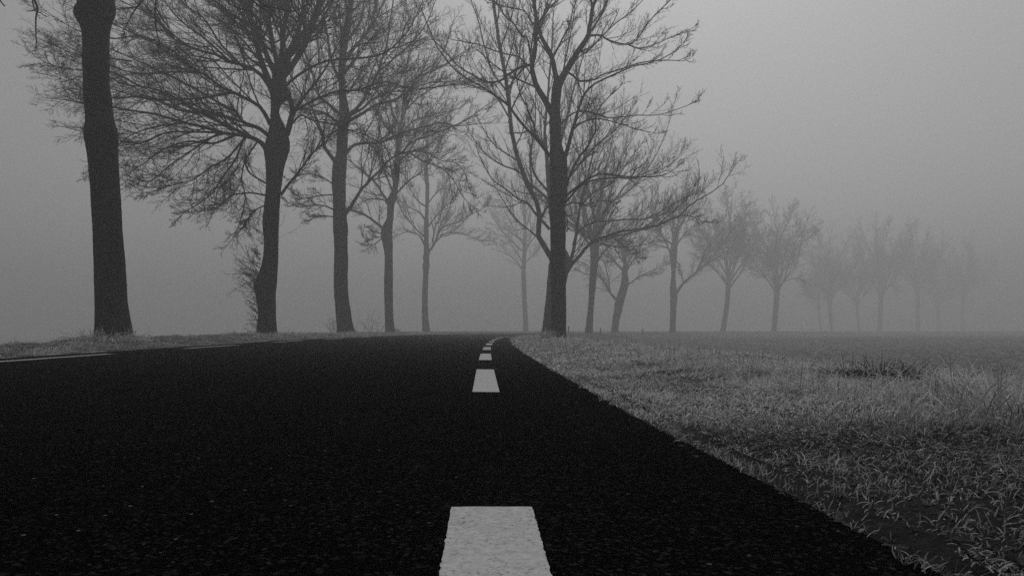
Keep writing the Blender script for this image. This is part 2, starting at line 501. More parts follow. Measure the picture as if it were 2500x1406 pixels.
def tree(name, label, Y, trunk, limbs, cfg, seed, group=None, extra=None, cat="tree"):
    rng = np.random.default_rng(seed)
    bx = (trunk[0][1] + trunk[0][2]) / 2
    loc = px(bx, trunk[0][0], Y); loc[2] = min(loc[2], gz(loc[0], loc[1]))
    root = empty(name, loc); tag(root, label, cat, group)
    lv = Vector(loc)
    V, Fc, TP, TR = trunk_mesh(rng, trunk, Y, loc[2], sides=cfg.get('sides', 20), rough=cfg.get('rough', 0.02), flare=cfg.get('flare', 0.25))
    link("trunk", fast_mesh("trunk", V - loc, Fc), BARK, root)
    Ps, Rs = [], []
    for L in limbs:
        pts, w0, w1 = L[0], L[1], L[2]
        depth = L[3] if len(L) > 3 else rng.uniform(-.5, .5)
        P, R = limb_pts(pts, w0, w1, Y, depth)
        # natural wobble
        wob = np.cumsum(rng.normal(0, 1, P.shape), 0); wob -= np.linspace(0, 1, len(P))[:, None] * wob[-1]
        P = P + wob * R.mean() * 0.12
        V, Fc = tubes(P[None], R[None], 9, True)
        link("limb", fast_mesh("limb", V - loc, Fc), BARK, root)
        Ps.append(P); Rs.append(R)
    c = cfg
    for _ in range(c.get('auto', 0)):
        k = int(len(TP) * rng.uniform(c.get('auto0', .72), .99))
        a_ = rng.uniform(0, 6.28); e_ = math.radians(rng.uniform(c.get('ael', 25), 80))
        d_ = np.array([[math.cos(a_) * math.cos(e_) + c.get('bias', 0), math.sin(a_) * math.cos(e_) * 1.1, math.sin(e_)]])
        Hh = TP[-1][2] * c.get('alen', .42) * rng.uniform(.6, 1.1)
        G = grow(rng, TP[k][None], d_, np.array([Hh]), np.array([TR[k] * rng.uniform(.28, .5) * c.get('arad', 1)]), 18, .05, np.array([0, 0, .03]), .25)
        V, Fc = tubes(G[0], G[1], 8, True)
        link("limb", fast_mesh("limb", V - loc, Fc), BARK, root)
        Ps.append(G[0][0]); Rs.append(G[1][0])
    # crown: every finer branch and twig
    up = np.array(c.get('trop', (0, 0, 0.05)))
    bag = Bag()
    P = np.array(Ps); R = np.array(Rs)
    # let every limb run out into a finer leader
    tipd = norm(P[:, -1] - P[:, -3])
    Ltip = np.linalg.norm(np.diff(P, axis=1), axis=2).sum(1) * c.get('tip', 0.35)
    A = grow(rng, P[:, -1], tipd, Ltip, R[:, -1], 9, 0.06, up, 0.3)
    bag.add(*tubes(A[0], A[1], 5))
    rmin = c.get('rmin', 0.004)
    B = spawn(rng, P, R, c['m1'], c['l1'], c.get('a1', 34), c.get('t1', 0.12), 11, 0.065, up, 0.5, rmin * 2, c.get('L1max', 3.2))
    B2 = spawn(rng, A[0], A[1], 5, 0.7, 32, 0.1, 8, 0.08, up, 0.7, rmin * 1.5)
    bag.add(*tubes(B[0], B[1], 5)); bag.add(*tubes(B2[0], B2[1], 4))
    Cc = spawn(rng, B[0], B[1], c['m2'], c['l2'], 36, 0.12, 8, 0.085, up, 0.6, rmin * 1.4, 1.6)
    C2 = spawn(rng, B2[0], B2[1], 5, 0.6, 36, 0.12, 6, 0.09, up, 0.7, rmin * 1.2, 1.2)
    bag.add(*tubes(Cc[0], Cc[1], 4)); bag.add(*tubes(C2[0], C2[1], 3))
    Dd = spawn(rng, Cc[0], Cc[1], c['m3'], c['l3'], 40, 0.1, 5, 0.11, up * 1.5, 0.7, rmin, 0.8)
    bag.add(*tubes(Dd[0], Dd[1], 3))
    D2 = spawn(rng, C2[0], C2[1], 4, 0.6, 40, 0.1, 4, 0.11, up * 1.5, 0.7, rmin, 0.6)
    bag.add(*tubes(D2[0], D2[1], 3))
    if c.get('m4', 0):
        E = spawn(rng, Dd[0], Dd[1], c['m4'], c.get('l4', 0.5), 45, 0.15, 3, 0.15, up * 2, 0.8, rmin * 0.85, 0.35)
        bag.add(*tubes(E[0], E[1], 3))
    # epicormic twigs on the trunk's upper half
    if c.get('shoots'):
        n = c['shoots']; k = rng.integers(len(TP) // 3, len(TP), n)
        az_ = rng.uniform(0, 6.28, n)
        d = np.c_[np.cos(az_), np.sin(az_), rng.uniform(0.2, 1.2, n)]
        S = grow(rng, TP[k], d, TR[k] + rng.uniform(0.3, 1.3, n), np.full(n, rmin * 1.3), 6, 0.15, np.array([0, 0, .08]))
        S2 = spawn(rng, S[0], S[1], 4, 0.4, 40, 0.4, 4, 0.15, up, 0.7, rmin)
        bag.add(*tubes(S[0], S[1], 3)); bag.add(*tubes(S2[0], S2[1], 3))
    bag.V = [v - loc for v in bag.V]
    link("crown", bag.mesh("crown"), TWIG, root)
    return root, TP, TR, rng

# --- nearest trunk, far left (its crown stands above the picture)
tree("roadside_tree", "thick dark trunk nearest the camera at the far left, crown above the picture", 14.0,
     [(832, 236, 326), (822, 238, 321), (790, 238, 316), (740, 236, 309), (690, 235, 305), (640, 233, 302), (600, 231, 298), (540, 228, 293), (480, 225, 290),
      (440, 222, 288), (400, 219, 286), (360, 214.5, 284.5), (340, 211, 285), (320, 210, 284), (300, 213, 278), (270, 211, 273), (240, 208, 270), (200, 207, 264), (150, 205, 264), (100, 204, 264),
      (70, 200, 265), (50, 190, 268), (32, 186, 274), (15, 193, 277), (0, 195, 275), (-40, 200, 272), (-150, 205, 265), (-300, 212, 262), (-500, 220, 258)],
     [([(250, -20), (330, -110), (440, -150), (560, -130), (700, -80)], 22, 5, .15), ([(245, -120), (330, -230), (470, -330), (620, -380)], 22, 6, -.3),
      ([(225, -30), (150, -110), (80, -160), (0, -160), (-90, -130)], 18, 5, .1), ([(230, -200), (160, -330), (60, -430), (-60, -480)], 22, 6, .3),
      ([(238, -480), (200, -700), (150, -900), (130, -1050)], 30, 8, .1), ([(242, -480), (300, -650), (380, -800), (430, -950)], 28, 7, -.2),
      ([(240, -350), (340, -500), (450, -640), (520, -780)], 20, 5, .4), ([(235, -420), (120, -600), (20, -700), (-60, -820)], 20, 5, -.4),
      # low branchlets that hang into the picture
      ([(95, -150), (88, -60), (78, -20), (90, 20), (86, 50), (88, 92)], 9, 4, 0.0), ([(78, -5), (84, 25), (98, 32), (107, 38)], 4, 2.5, 0.0),
      ([(90, 22), (80, 27), (68, 28)], 4, 2.5, 0.0), ([(-20, -30), (-4, -5), (8, 12)], 6, 4, 0),
      ([(400, -140), (380, -60), (360, -15), (334, 18), (318, 42), (308, 66)], 8, 3, .02), ([(334, 18), (300, 22), (275, 24)], 4, 2, .02),
      ([(395, -130), (387, -40), (381, 10), (380, 60), (388, 98)], 7, 3, .02), ([(381, 20), (395, 45), (408, 62), (416, 80)], 4, 3, .02),
      ([(470, -150), (500, -60), (540, -20), (568, 15), (610, 28), (622, 44)], 8, 3, .02), ([(580, -110), (590, -40), (610, -5), (640, 20), (653, 31)], 8, 5, .02),
      ([(600, -120), (615, -30), (640, 8), (680, 22), (712, 29), (734, 20)], 7, 3, .02), ([(585, 12), (575, 42), (566, 64)], 4, 2.5, .02),
      ([(640, 12), (668, 27), (676, 45), (673, 72)], 4, 2.5, .02), ([(700, -80), (712, -30), (712, 10), (725, 30)], 5, 3, .02)],
     dict(m1=4, l1=.16, m2=4, l2=.4, m3=3, l3=.5, tip=.12, trop=(0, 0, .0), rmin=.0035, sides=40, rough=.018, flare=.22, L1max=.9, t1=.3), 11)

# --- second trunk, ivy shoots, dense crown swept to the left
T2L = [([(690, 240), (686, 149), (696, 64), (705, 0), (712, -120), (722, -260)], 17, 6, .1), ([(692, 190), (698, 160), (720, 111), (750, 68), (771, 21), (779, 0), (800, -90), (815, -200)], 15, 5, -.15),
       ([(676, 190), (664, 166), (641, 107), (626, 81), (605, 58), (570, 40), (520, 0), (470, -50)], 13, 4, .2), ([(680, 170), (675, 149), (664, 107), (654, 64), (645, 30), (630, -40), (610, -110)], 10, 4, -.2),
       ([(668, 235), (645, 192), (613, 166), (581, 156), (549, 147), (528, 134), (496, 126), (464, 115), (432, 94), (404, 68), (360, 20), (330, -10)], 12, 4, .1),
       ([(660, 305), (652, 288), (635, 262), (609, 247), (581, 232), (549, 218), (519, 198), (496, 181), (447, 154), (428, 128), (400, 115), (350, 95), (300, 70)], 12, 4, -.1),
       ([(658, 335), (640, 318), (610, 304), (593, 298), (575, 272), (545, 258), (500, 230), (450, 203), (400, 178), (340, 150), (290, 128)], 12, 4, .15),
       ([(652, 372), (640, 352), (618, 338), (593, 330), (550, 326), (512, 314), (448, 300), (384, 280), (320, 270), (270, 262), (215, 255)], 15, 4, -.1),
       ([(618, 338), (580, 318), (540, 300), (490, 275), (430, 240), (370, 215), (300, 205), (240, 170), (180, 150)], 10, 3, .12),
       ([(600, 334), (557, 384), (512, 410), (470, 440), (430, 450), (380, 465)], 6, 2.5, -.2), ([(575, 330), (520, 350), (460, 345), (400, 365), (350, 400), (310, 425)], 7, 2.5, .2),
       ([(560, 326), (480, 322), (400, 325), (340, 350), (280, 340), (230, 330)], 7, 2.5, -.25), ([(650, 477), (612, 471), (571, 475), (550, 488), (525, 508), (500, 515)], 5, 2, .1),
       ([(650, 448), (612, 425), (600, 405), (595, 380), (570, 420), (520, 450)], 5, 2, -.1), ([(650, 500), (620, 515), (605, 535), (590, 560)], 4, 2, 0),
       ([(686, 477), (716, 437), (742, 405), (759, 377), (782, 358), (800, 330), (830, 315)], 8, 3, .1), ([(712, 300), (716, 280), (742, 238), (772, 200), (799, 160), (815, 130), (835, 90), (850, 40)], 9, 3, -.1),
       ([(694, 212), (741, 175), (799, 149), (860, 144), (932, 133), (975, 100), (1000, 70), (1020, 30)], 8, 3, -.2), ([(712, 275), (763, 247), (795, 232), (827, 221), (870, 221), (919, 205), (956, 201), (1005, 218), (1070, 213)], 8, 3, -.15),
       ([(716, 300), (735, 281), (763, 294), (806, 302), (848, 315), (891, 328), (934, 354), (960, 390)], 6, 2.5, -.2), ([(700, 330), (708, 290), (712, 270), (705, 240), (690, 225)], 17, 15, 0),
       ([(500, 128), (430, 100), (370, 40), (310, 10), (250, -20)], 6, 3, .2), ([(430, 130), (350, 90), (270, 95), (190, 75), (130, 40)], 5, 2.5, .1), ([(350, 215), (270, 175), (210, 172), (150, 165), (110, 152)], 5, 2.5, -.1),
       ([(620, 80), (580, 20), (540, -30), (490, -100)], 8, 4, -.3), ([(640, 60), (600, 10), (590, -50), (560, -120)], 8, 4, .3), ([(320, 150), (250, 140), (180, 130), (120, 105)], 5, 2.5, 0),
       ([(596, 336), (575, 390), (545, 430), (520, 470), (480, 500), (455, 515)], 6, 2.5, .2), ([(630, 345), (600, 390), (590, 440), (600, 480), (590, 530), (575, 570)], 5, 2, .3), ([(540, 322), (480, 360), (420, 400), (370, 440), (330, 440)], 6, 2.5, .3),
       ([(448, 300), (380, 310), (320, 330), (270, 370), (240, 400)], 5, 2.2, -.1), ([(560, 228), (490, 240), (400, 245), (330, 235), (260, 215), (210, 225)], 7, 2.5, .3), ([(600, 300), (520, 280), (440, 270), (360, 235), (280, 240), (200, 210)], 8, 2.5, -.4),
       ([(500, 180), (430, 175), (350, 180), (280, 165), (220, 130)], 6, 2.5, -.3), ([(560, 150), (500, 95), (440, 50), (400, 0), (370, -50)], 7, 3, .35), ([(600, 170), (540, 110), (500, 50), (450, 10), (420, -40)], 7, 3, -.4)]
T2T = [(822, 629, 677), (805, 628, 674), (790, 628, 673), (754, 630, 672), (718, 624, 672), (694, 621, 675), (670, 632, 677), (646, 640, 678), (622, 644, 679.5), (586, 645, 679.5), (550, 642, 680),
       (512, 644, 682), (480, 648, 684), (448, 650, 687), (410, 649, 693), (385, 647, 699), (365, 645, 705), (345, 650, 706), (320, 656, 700), (300, 660, 692), (279, 661, 682), (255, 662, 686), (235, 662, 707), (210, 663, 703), (190, 665, 698), (172, 668, 696), (150, 676, 694)]
t2, P2, R2, rg = tree("roadside_tree", "second trunk from the left, leafy ivy shoots low on it, crown swept left", 24.5, T2T, T2L,
     dict(auto=6, alen=.8, bias=-.4, auto0=.8, m1=18, l1=.50, m2=9, l2=.5, m3=5, l3=.5, m4=2, l4=.5, trop=(-.02, 0, .025), rmin=.0046, shoots=90, rough=.02, tip=.25, L1max=3.6), 12)
# ivy shoots
loc = np.array(t2.location)
bag = Bag()
n = 60
yy = np.concatenate([rg.uniform(560, 640, 10), rg.normal(688, 24, 32), rg.uniform(740, 818, 18)])
s0 = np.array([px(636 if y > 600 else 645, y, 24.4 + rg.uniform(-.2, .3)) for y in yy])
d = np.c_[rg.normal(-1, .35, n), rg.normal(0, .5, n), rg.normal(.45, .35, n)]
L = np.where(np.abs(yy - 690) < 50, rg.uniform(.6, 1.25, n), rg.uniform(.35, .75, n))
S = grow(rg, s0, d, L, np.full(n, .011), 7, .12, np.array([0, 0, .06])); bag.add(*tubes(S[0], S[1], 4))
S2 = spawn(rg, S[0], S[1], 9, .35, 45, .15, 5, .18, np.array([0, 0, .05]), .7, .005); bag.add(*tubes(S2[0], S2[1], 3))
bag.V = [v - loc for v in bag.V]
ivy = link("ivy_shoots", bag.mesh("ivy_shoots"), TWIG, t2)
cand = np.concatenate([S2[0][:, 2:].reshape(-1, 3), S[0][:, :3].reshape(-1, 3)])
cand = cand[rg.random(len(cand)) < np.clip(1.3 - (s0[:, 0].mean() - cand[:, 0]) / .5, .05, 1)]
def leaves(C, size, rng):
    n = len(C)
    a = norm(rng.normal(0, 1, (n, 3))); b_ = norm(np.cross(a, rng.normal(0, 1, (n, 3)))); s = (size * rng.uniform(.6, 1.3, n))[:, None]
    V = np.stack([C, C + a * s + b_ * s * .55, C + a * 2 * s, C + a * s - b_ * s * .55], 1).reshape(-1, 3)
    return V, [np.arange(4 * n).reshape(n, 4)]
V, Fc = leaves(cand, .022, rg)
link("ivy_leaves", fast_mesh("ivy_leaves", V - loc, Fc, False), STRAW, t2)

# --- third trunk
T3T = [(820, 823, 872), (809, 822.5, 867), (790, 821.5, 861), (754, 819, 855), (718, 816, 850), (682, 815, 849), (634, 816.5, 850), (586, 815.5, 848), (560, 813, 849), (514, 813, 844), (480, 813, 844), (449, 810, 844),
       (425, 811, 845), (406, 812, 846), (390, 816, 847), (374, 821, 848), (342, 822, 849), (310, 824, 850), (290, 826, 855), (275, 828, 854), (246, 828, 848), (214, 827, 842), (182, 826, 842), (150, 827, 842), (110, 830, 844), (60, 840, 854), (0, 850, 862), (-100, 855, 864), (-200, 858, 865)]
T3L = [([(816, 392), (791, 358), (787, 332), (776, 302), (767, 279), (755, 255), (735, 232), (715, 200), (700, 160)], 11, 4, .15), ([(828, 305), (806, 285), (785, 275), (753, 268), (720, 262), (680, 250), (640, 230)], 9, 3, -.1),
       ([(829, 278), (802, 255), (782, 240), (774, 217), (770, 200), (760, 170), (745, 130), (735, 80), (720, 20)], 9, 4, .2), ([(848, 290), (885, 250), (894, 231), (911, 201), (926, 171), (930, 150), (945, 110), (950, 60), (960, 0), (965, -80)], 10, 4, -.1),
       ([(849, 296), (885, 278), (917, 257), (960, 246), (981, 235), (1003, 218), (1013, 193), (1056, 173), (1092, 156), (1120, 135)], 9, 3, .1), ([(850, 284), (885, 265), (907, 246), (939, 231), (965, 215), (985, 180), (1000, 140)], 8, 3, .25),
       ([(847, 372), (864, 355), (896, 349), (928, 348), (962, 333), (992, 321), (1035, 310), (1077, 299), (1116, 308), (1170, 302)], 9, 2.5, -.2),
       ([(842, 524), (864, 493), (881, 463), (896, 450), (907, 436), (928, 417), (949, 391), (981, 374), (1003, 348), (1035, 338), (1077, 321), (1109, 308), (1150, 285)], 10, 3, -.1),
       ([(977, 376), (1003, 370), (1045, 374), (1077, 393), (1109, 397), (1133, 419), (1141, 442)], 4.5, 2, 0), ([(1000, 372), (1030, 392), (1060, 402), (1090, 420), (1110, 445), (1130, 480), (1150, 500)], 4, 2, .1),
       ([(815, 512), (790, 503), (760, 502), (730, 506), (705, 495)], 4.5, 2, .1), ([(814, 475), (775, 478), (740, 485), (715, 470)], 4, 2, -.15), ([(813, 450), (785, 432), (750, 425), (715, 435)], 4, 2, .2), ([(815, 530), (780, 528), (750, 540)], 3.5, 2, .1),
       ([(840, 180), (870, 140), (880, 100), (910, 60), (920, 0)], 8, 3, .2), ([(832, 200), (810, 150), (800, 90), (790, 30), (780, -50)], 9, 4, -.2), ([(842, 110), (880, 50), (890, 0), (910, -70)], 8, 3, .1), ([(926, 175), (965, 140), (1000, 110), (1040, 60), (1060, 10)], 6, 3, .1),
       ([(848, 230), (868, 200), (885, 170), (912, 150)], 5, 3, -.3), ([(1003, 220), (1040, 205), (1080, 200), (1130, 200)], 4, 2, .2)]
tree("roadside_tree", "third trunk from the left, straight, one long limb crossing its right neighbour", 38.0, T3T, T3L,
     dict(auto=7, alen=.3, m1=14, l1=.48, m2=9, l2=.5, m3=5, l3=.5, m4=1, trop=(0, 0, .035), rmin=.0066, shoots=80, tip=.2, L1max=4.2), 13)

# --- fourth trunk
T4T = [(815, 940, 969), (808, 940, 966), (790, 940, 962), (750, 939, 959.5), (684, 937.5, 959), (631, 939.5, 959), (599, 935, 959), (578, 930, 958), (560, 931, 958), (545, 938, 959), (531, 944, 961), (503, 945, 962.5), (486, 946, 969), (471, 954, 970),
       (450, 959, 973), (406, 962, 977), (374, 964, 977), (331, 969, 979), (305, 971, 981)]
T4L = [([(940, 562), (925, 550), (896, 529), (875, 518), (851, 512), (828, 500)], 9, 3, .1), ([(945, 498), (936, 488), (907, 486), (881, 497), (858, 510)], 5, 2, -.1), ([(949, 495), (932, 471), (921, 454), (902, 433), (875, 410), (847, 389), (820, 375)], 8, 3, .1),
       ([(976, 310), (958, 278), (953, 246), (947, 231), (936, 203), (925, 170), (915, 120)], 7, 3, .1), ([(976, 310), (992, 261), (1005, 231), (1011, 203), (1030, 178), (1056, 160), (1085, 120), (1100, 70)], 8, 3, -.1),
       ([(971, 340), (949, 318), (936, 299), (924, 278), (909, 261), (885, 225), (870, 180)], 7, 3, .2), ([(975, 335), (1005, 299), (1035, 286), (1077, 282), (1120, 265)], 5, 2, .1), ([(966, 475), (1000, 440), (1030, 420), (1060, 380), (1080, 340)], 5, 2, -.2),
       ([(968, 400), (1000, 370), (1020, 340), (1060, 320), (1110, 330)], 5, 2, .3), ([(964, 420), (930, 390), (900, 350), (880, 320)], 5, 2, -.2), ([(932, 578), (910, 582), (893, 592)], 3.2, 1.6, .1), ([(932, 582), (912, 597), (895, 590), (882, 565)], 3, 1.5, .1), ([(934, 572), (915, 565), (895, 555)], 3, 1.5, -.1),
       ([(980, 300), (985, 240), (990, 180), (1000, 120), (1010, 40)], 6, 3, .1), ([(985, 275), (1020, 240), (1060, 215), (1110, 205), (1150, 200)], 5, 2, -.1)]
tree("roadside_tree", "fourth trunk from the left, slimmer, kinked at a knot under its lowest limb", 55.0, T4T, T4L,
     dict(auto=6, alen=.3, m1=13, l1=.48, m2=9, l2=.5, m3=5, l3=.5, trop=(0, 0, .05), rmin=.0085, shoots=30, tip=.2, sides=16), 14)

# --- fifth trunk
T5T = [(812, 1031, 1051), (800, 1031, 1049), (775, 1030, 1046), (750, 1030, 1044.5), (706, 1031, 1045), (663, 1033, 1046.5), (650, 1031, 1049), (638, 1034, 1048), (628, 1032, 1048), (616, 1034.5, 1048.5), (589, 1034.6, 1046.5), (557, 1034, 1046.5),
       (514, 1038, 1046.5), (471, 1038.5, 1048), (450, 1039, 1048), (427, 1037, 1045), (395, 1038, 1044.5), (350, 1040, 1045), (300, 1042, 1045.5)]
T5L = [([(1038, 602), (1028, 582), (1018, 571.6), (996, 566), (977, 571.6), (957, 580)], 6, 2, .1), ([(1038, 580), (1013, 557), (1003, 544), (985.6, 525), (977, 505), (968, 475)], 5, 2, -.2), ([(1038, 537), (1026, 520), (1005, 508), (988, 499), (972, 485)], 6, 2, .2),
       ([(1042, 506), (1022, 493), (1007, 471), (996, 452), (985, 420), (975, 390)], 5, 2, .1), ([(1044, 618), (1060, 597), (1071, 569), (1088, 552), (1120, 542), (1141, 527), (1173, 514)], 7, 2.5, .1), ([(1058, 597), (1077, 578), (1099, 571.6), (1141, 531), (1180, 510)], 4.5, 2, -.1),
       ([(1073, 576), (1099, 568), (1137, 572), (1163, 584), (1188, 589)], 4, 1.8, .1), ([(1056, 592), (1062, 557), (1077, 525), (1081, 493), (1092, 445)], 5, 2, .2), ([(1044, 556), (1067, 525), (1088, 503), (1109, 482), (1120, 450)], 4.5, 2, -.2), ([(1046, 495), (1067, 469), (1088, 450), (1105, 420)], 4, 2, .1),
       ([(1042, 420), (1030, 390), (1018, 360), (1010, 320)], 4, 2, .2), ([(1043, 400), (1060, 370), (1075, 340), (1085, 310)], 4, 2, -.2), ([(1066, 580), (1075, 550), (1092, 520), (1105, 480)], 4, 2, 0), ([(1043, 370), (1045, 330), (1050, 290)], 4, 2, 0)]
tree("roadside_tree", "fifth trunk from the left, slim, lowest limbs spreading like a Y above a small knot", 84.0, T5T, T5L,
     dict(auto=4, alen=.25, m1=12, l1=.5, m2=8, l2=.5, m3=5, l3=.5, trop=(0, 0, .09), rmin=.0105, shoots=20, tip=.2, sides=14), 15)

# --- small pale tree on the bend, behind
T7T = [(812, 1276, 1291), (790, 1277, 1289.5), (740, 1275, 1286.5), (690, 1273, 1285), (660, 1273, 1284), (620, 1275, 1285), (580, 1277, 1286), (540, 1278, 1285), (500, 1277, 1283)]
T7L = [([(1278, 662), (1262, 640), (1245, 625), (1225, 615), (1210, 600)], 5, 2, .1), ([(1283, 610), (1300, 585), (1318, 560), (1330, 520)], 5, 2, -.1), ([(1280, 600), (1262, 575), (1248, 545), (1232, 515), (1220, 490)], 5, 2, .2),
       ([(1280, 520), (1275, 480), (1268, 440), (1265, 410)], 5, 2, 0), ([(1281, 530), (1295, 490), (1305, 450)], 5, 2, .2), ([(1280, 560), (1255, 530), (1235, 480), (1225, 450)], 4, 2, -.2), ([(1276, 640), (1250, 600), (1225, 575), (1200, 570)], 4, 2, -.2), ([(1284, 640), (1305, 620), (1325, 600)], 4, 2, .3)]
tree("roadside_tree", "small pale tree beyond the road's end, left of the double trunk", 135.0, T7T, T7L,
     dict(auto=6, alen=.5, auto0=.5, m1=12, l1=.6, m2=9, l2=.5, m3=5, l3=.5, trop=(0, 0, .02), rmin=.0125, tip=.3, sides=12), 16)

# --- big right-hand tree
T6T = [(838, 1342, 1385), (830, 1343, 1383), (808, 1344, 1382), (760, 1345, 1382), (700, 1345, 1382), (640, 1344, 1381.5), (600, 1344, 1381), (545, 1343, 1381), (513, 1342, 1379), (496, 1340, 1381), (471, 1342.5, 1384.5), (449, 1342.5, 1385), (417, 1342.5, 1385.6),
       (385, 1341, 1382), (364, 1342, 1375), (343, 1342.5, 1371), (300, 1341, 1371), (277, 1343, 1368), (250, 1345, 1368), (235, 1346, 1370), (213, 1348, 1372), (196, 1352, 1372), (188, 1356, 1370)]
T6L = [([(1360, 200), (1357, 181), (1350, 145), (1338, 119), (1325, 96), (1318, 75), (1312, 53), (1305, 20), (1300, -30), (1290, -110)], 16, 5, .2), ([(1362, 212), (1372, 188), (1393, 154), (1414, 119), (1434, 92), (1442, 64), (1448, 21), (1455, 0), (1475, -50), (1500, -120)], 22, 7, -.1),
       ([(1446, 40), (1445, 10), (1435, -30), (1430, -100)], 9, 5, .2), ([(1352, 290), (1331, 245), (1312, 213), (1303, 181), (1301, 160), (1309, 128), (1307, 85), (1308, 43), (1303, 0), (1298, -60), (1290, -130)], 18, 8, -.1),
       ([(1301, 160), (1286, 160), (1265, 168), (1242, 183), (1222, 198), (1193, 203), (1167, 192), (1150, 181), (1120, 165), (1090, 130), (1060, 100)], 8, 3, -.2), ([(1301, 158), (1286, 158), (1265, 139), (1235, 132), (1201, 122), (1171, 109), (1150, 105), (1105, 98)], 5.5, 2.5, .1),
       ([(1303, 160), (1297, 149), (1289, 96), (1271, 85), (1254, 58), (1231, 40), (1214, 9), (1190, 0), (1160, -30)], 6, 3, -.3), ([(1305, 60), (1295, 51), (1282, 28), (1250, 20), (1225, 15), (1190, 5)], 5, 2.5, .1), ([(1302, 162), (1286, 162), (1261, 190), (1240, 215)], 7, 4, .1),
       ([(1383, 456), (1392, 428), (1413, 385), (1435, 360), (1445, 338), (1454, 323), (1455, 292), (1457, 277), (1476, 247), (1508, 218)], 8, 3, -.2), ([(1376, 395), (1388, 353), (1396, 321), (1403, 300), (1406, 288), (1419, 245), (1429, 224), (1449, 205), (1483, 188), (1513, 175), (1549, 160), (1600, 150), (1645, 128)], 12, 3, .1),
       ([(1378, 482), (1413, 454), (1435, 437), (1467, 424), (1499, 428), (1541, 432), (1573, 432), (1610, 430), (1640, 418)], 7, 2.5, -.1), ([(1378, 498), (1413, 458), (1445, 441), (1499, 434), (1541, 436), (1580, 428), (1620, 412)], 6, 2.5, .15), ([(1541, 432), (1552, 415), (1575, 398)], 3, 1.8, -.1),
       ([(1376, 172), (1400, 186), (1414, 199), (1449, 196), (1470, 183), (1513, 171), (1549, 158), (1590, 150), (1640, 148), (1660, 150)], 6.5, 2.5, -.15), ([(1440, 88), (1466, 87), (1483, 98), (1523, 109), (1553, 100), (1584, 54), (1632, 5), (1660, -30)], 6, 2.5, 0),
       ([(1530, 108), (1560, 118), (1600, 108), (1640, 90), (1690, 70)], 4, 2, -.05), ([(1372, 300), (1391, 282), (1417, 271), (1453, 277), (1491, 288), (1549, 282), (1600, 282), (1640, 272), (1680, 257)], 5, 2.2, .1), ([(1343, 382), (1319, 349), (1300, 328), (1273, 300), (1240, 256), (1214, 237), (1182, 215), (1150, 198), (1110, 170), (1070, 120), (1040, 50), (1020, 0)], 10, 3, .1),
       ([(1307, 320), (1300, 295), (1285, 260), (1270, 230), (1262, 200)], 6, 3, -.2), ([(1434, 90), (1460, 50), (1480, 10), (1500, -40)], 6, 3, .3), ([(1414, 120), (1430, 130), (1460, 100), (1500, 60), (1540, 30), (1570, 0)], 5, 2.5, .2), ([(1396, 321), (1420, 300), (1460, 290), (1520, 305), (1560, 318), (1600, 325)], 5, 2, -.2),
       ([(1350, 140), (1370, 100), (1390, 60), (1400, 20), (1420, -20)], 6, 3, .3), ([(1312, 60), (1340, 20), (1370, -10), (1380, -60)], 6, 3, -.3), ([(1372, 188), (1380, 150), (1390, 100), (1400, 50), (1405, 0)], 5, 2.5, .2), ([(1313, 70), (1325, 40), (1335, 10), (1340, -40)], 6, 3, .2),
       ([(1380, 515), (1386, 540), (1385, 560)], 3, 1.5, 0), ([(1376, 505), (1400, 495), (1430, 500), (1470, 490), (1500, 496)], 4, 1.8, .1)]
tree("roadside_tree", "tall darkest trunk right of the road, nearer of the two overlapping trunks", 25.0, T6T, T6L,
     dict(m1=11, l1=.36, m2=7, l2=.5, m3=4, l3=.5, trop=(.008, 0, .09), rmin=.0048, shoots=18, tip=.12, rough=.014, L1max=3.0, flare=.15), 17)

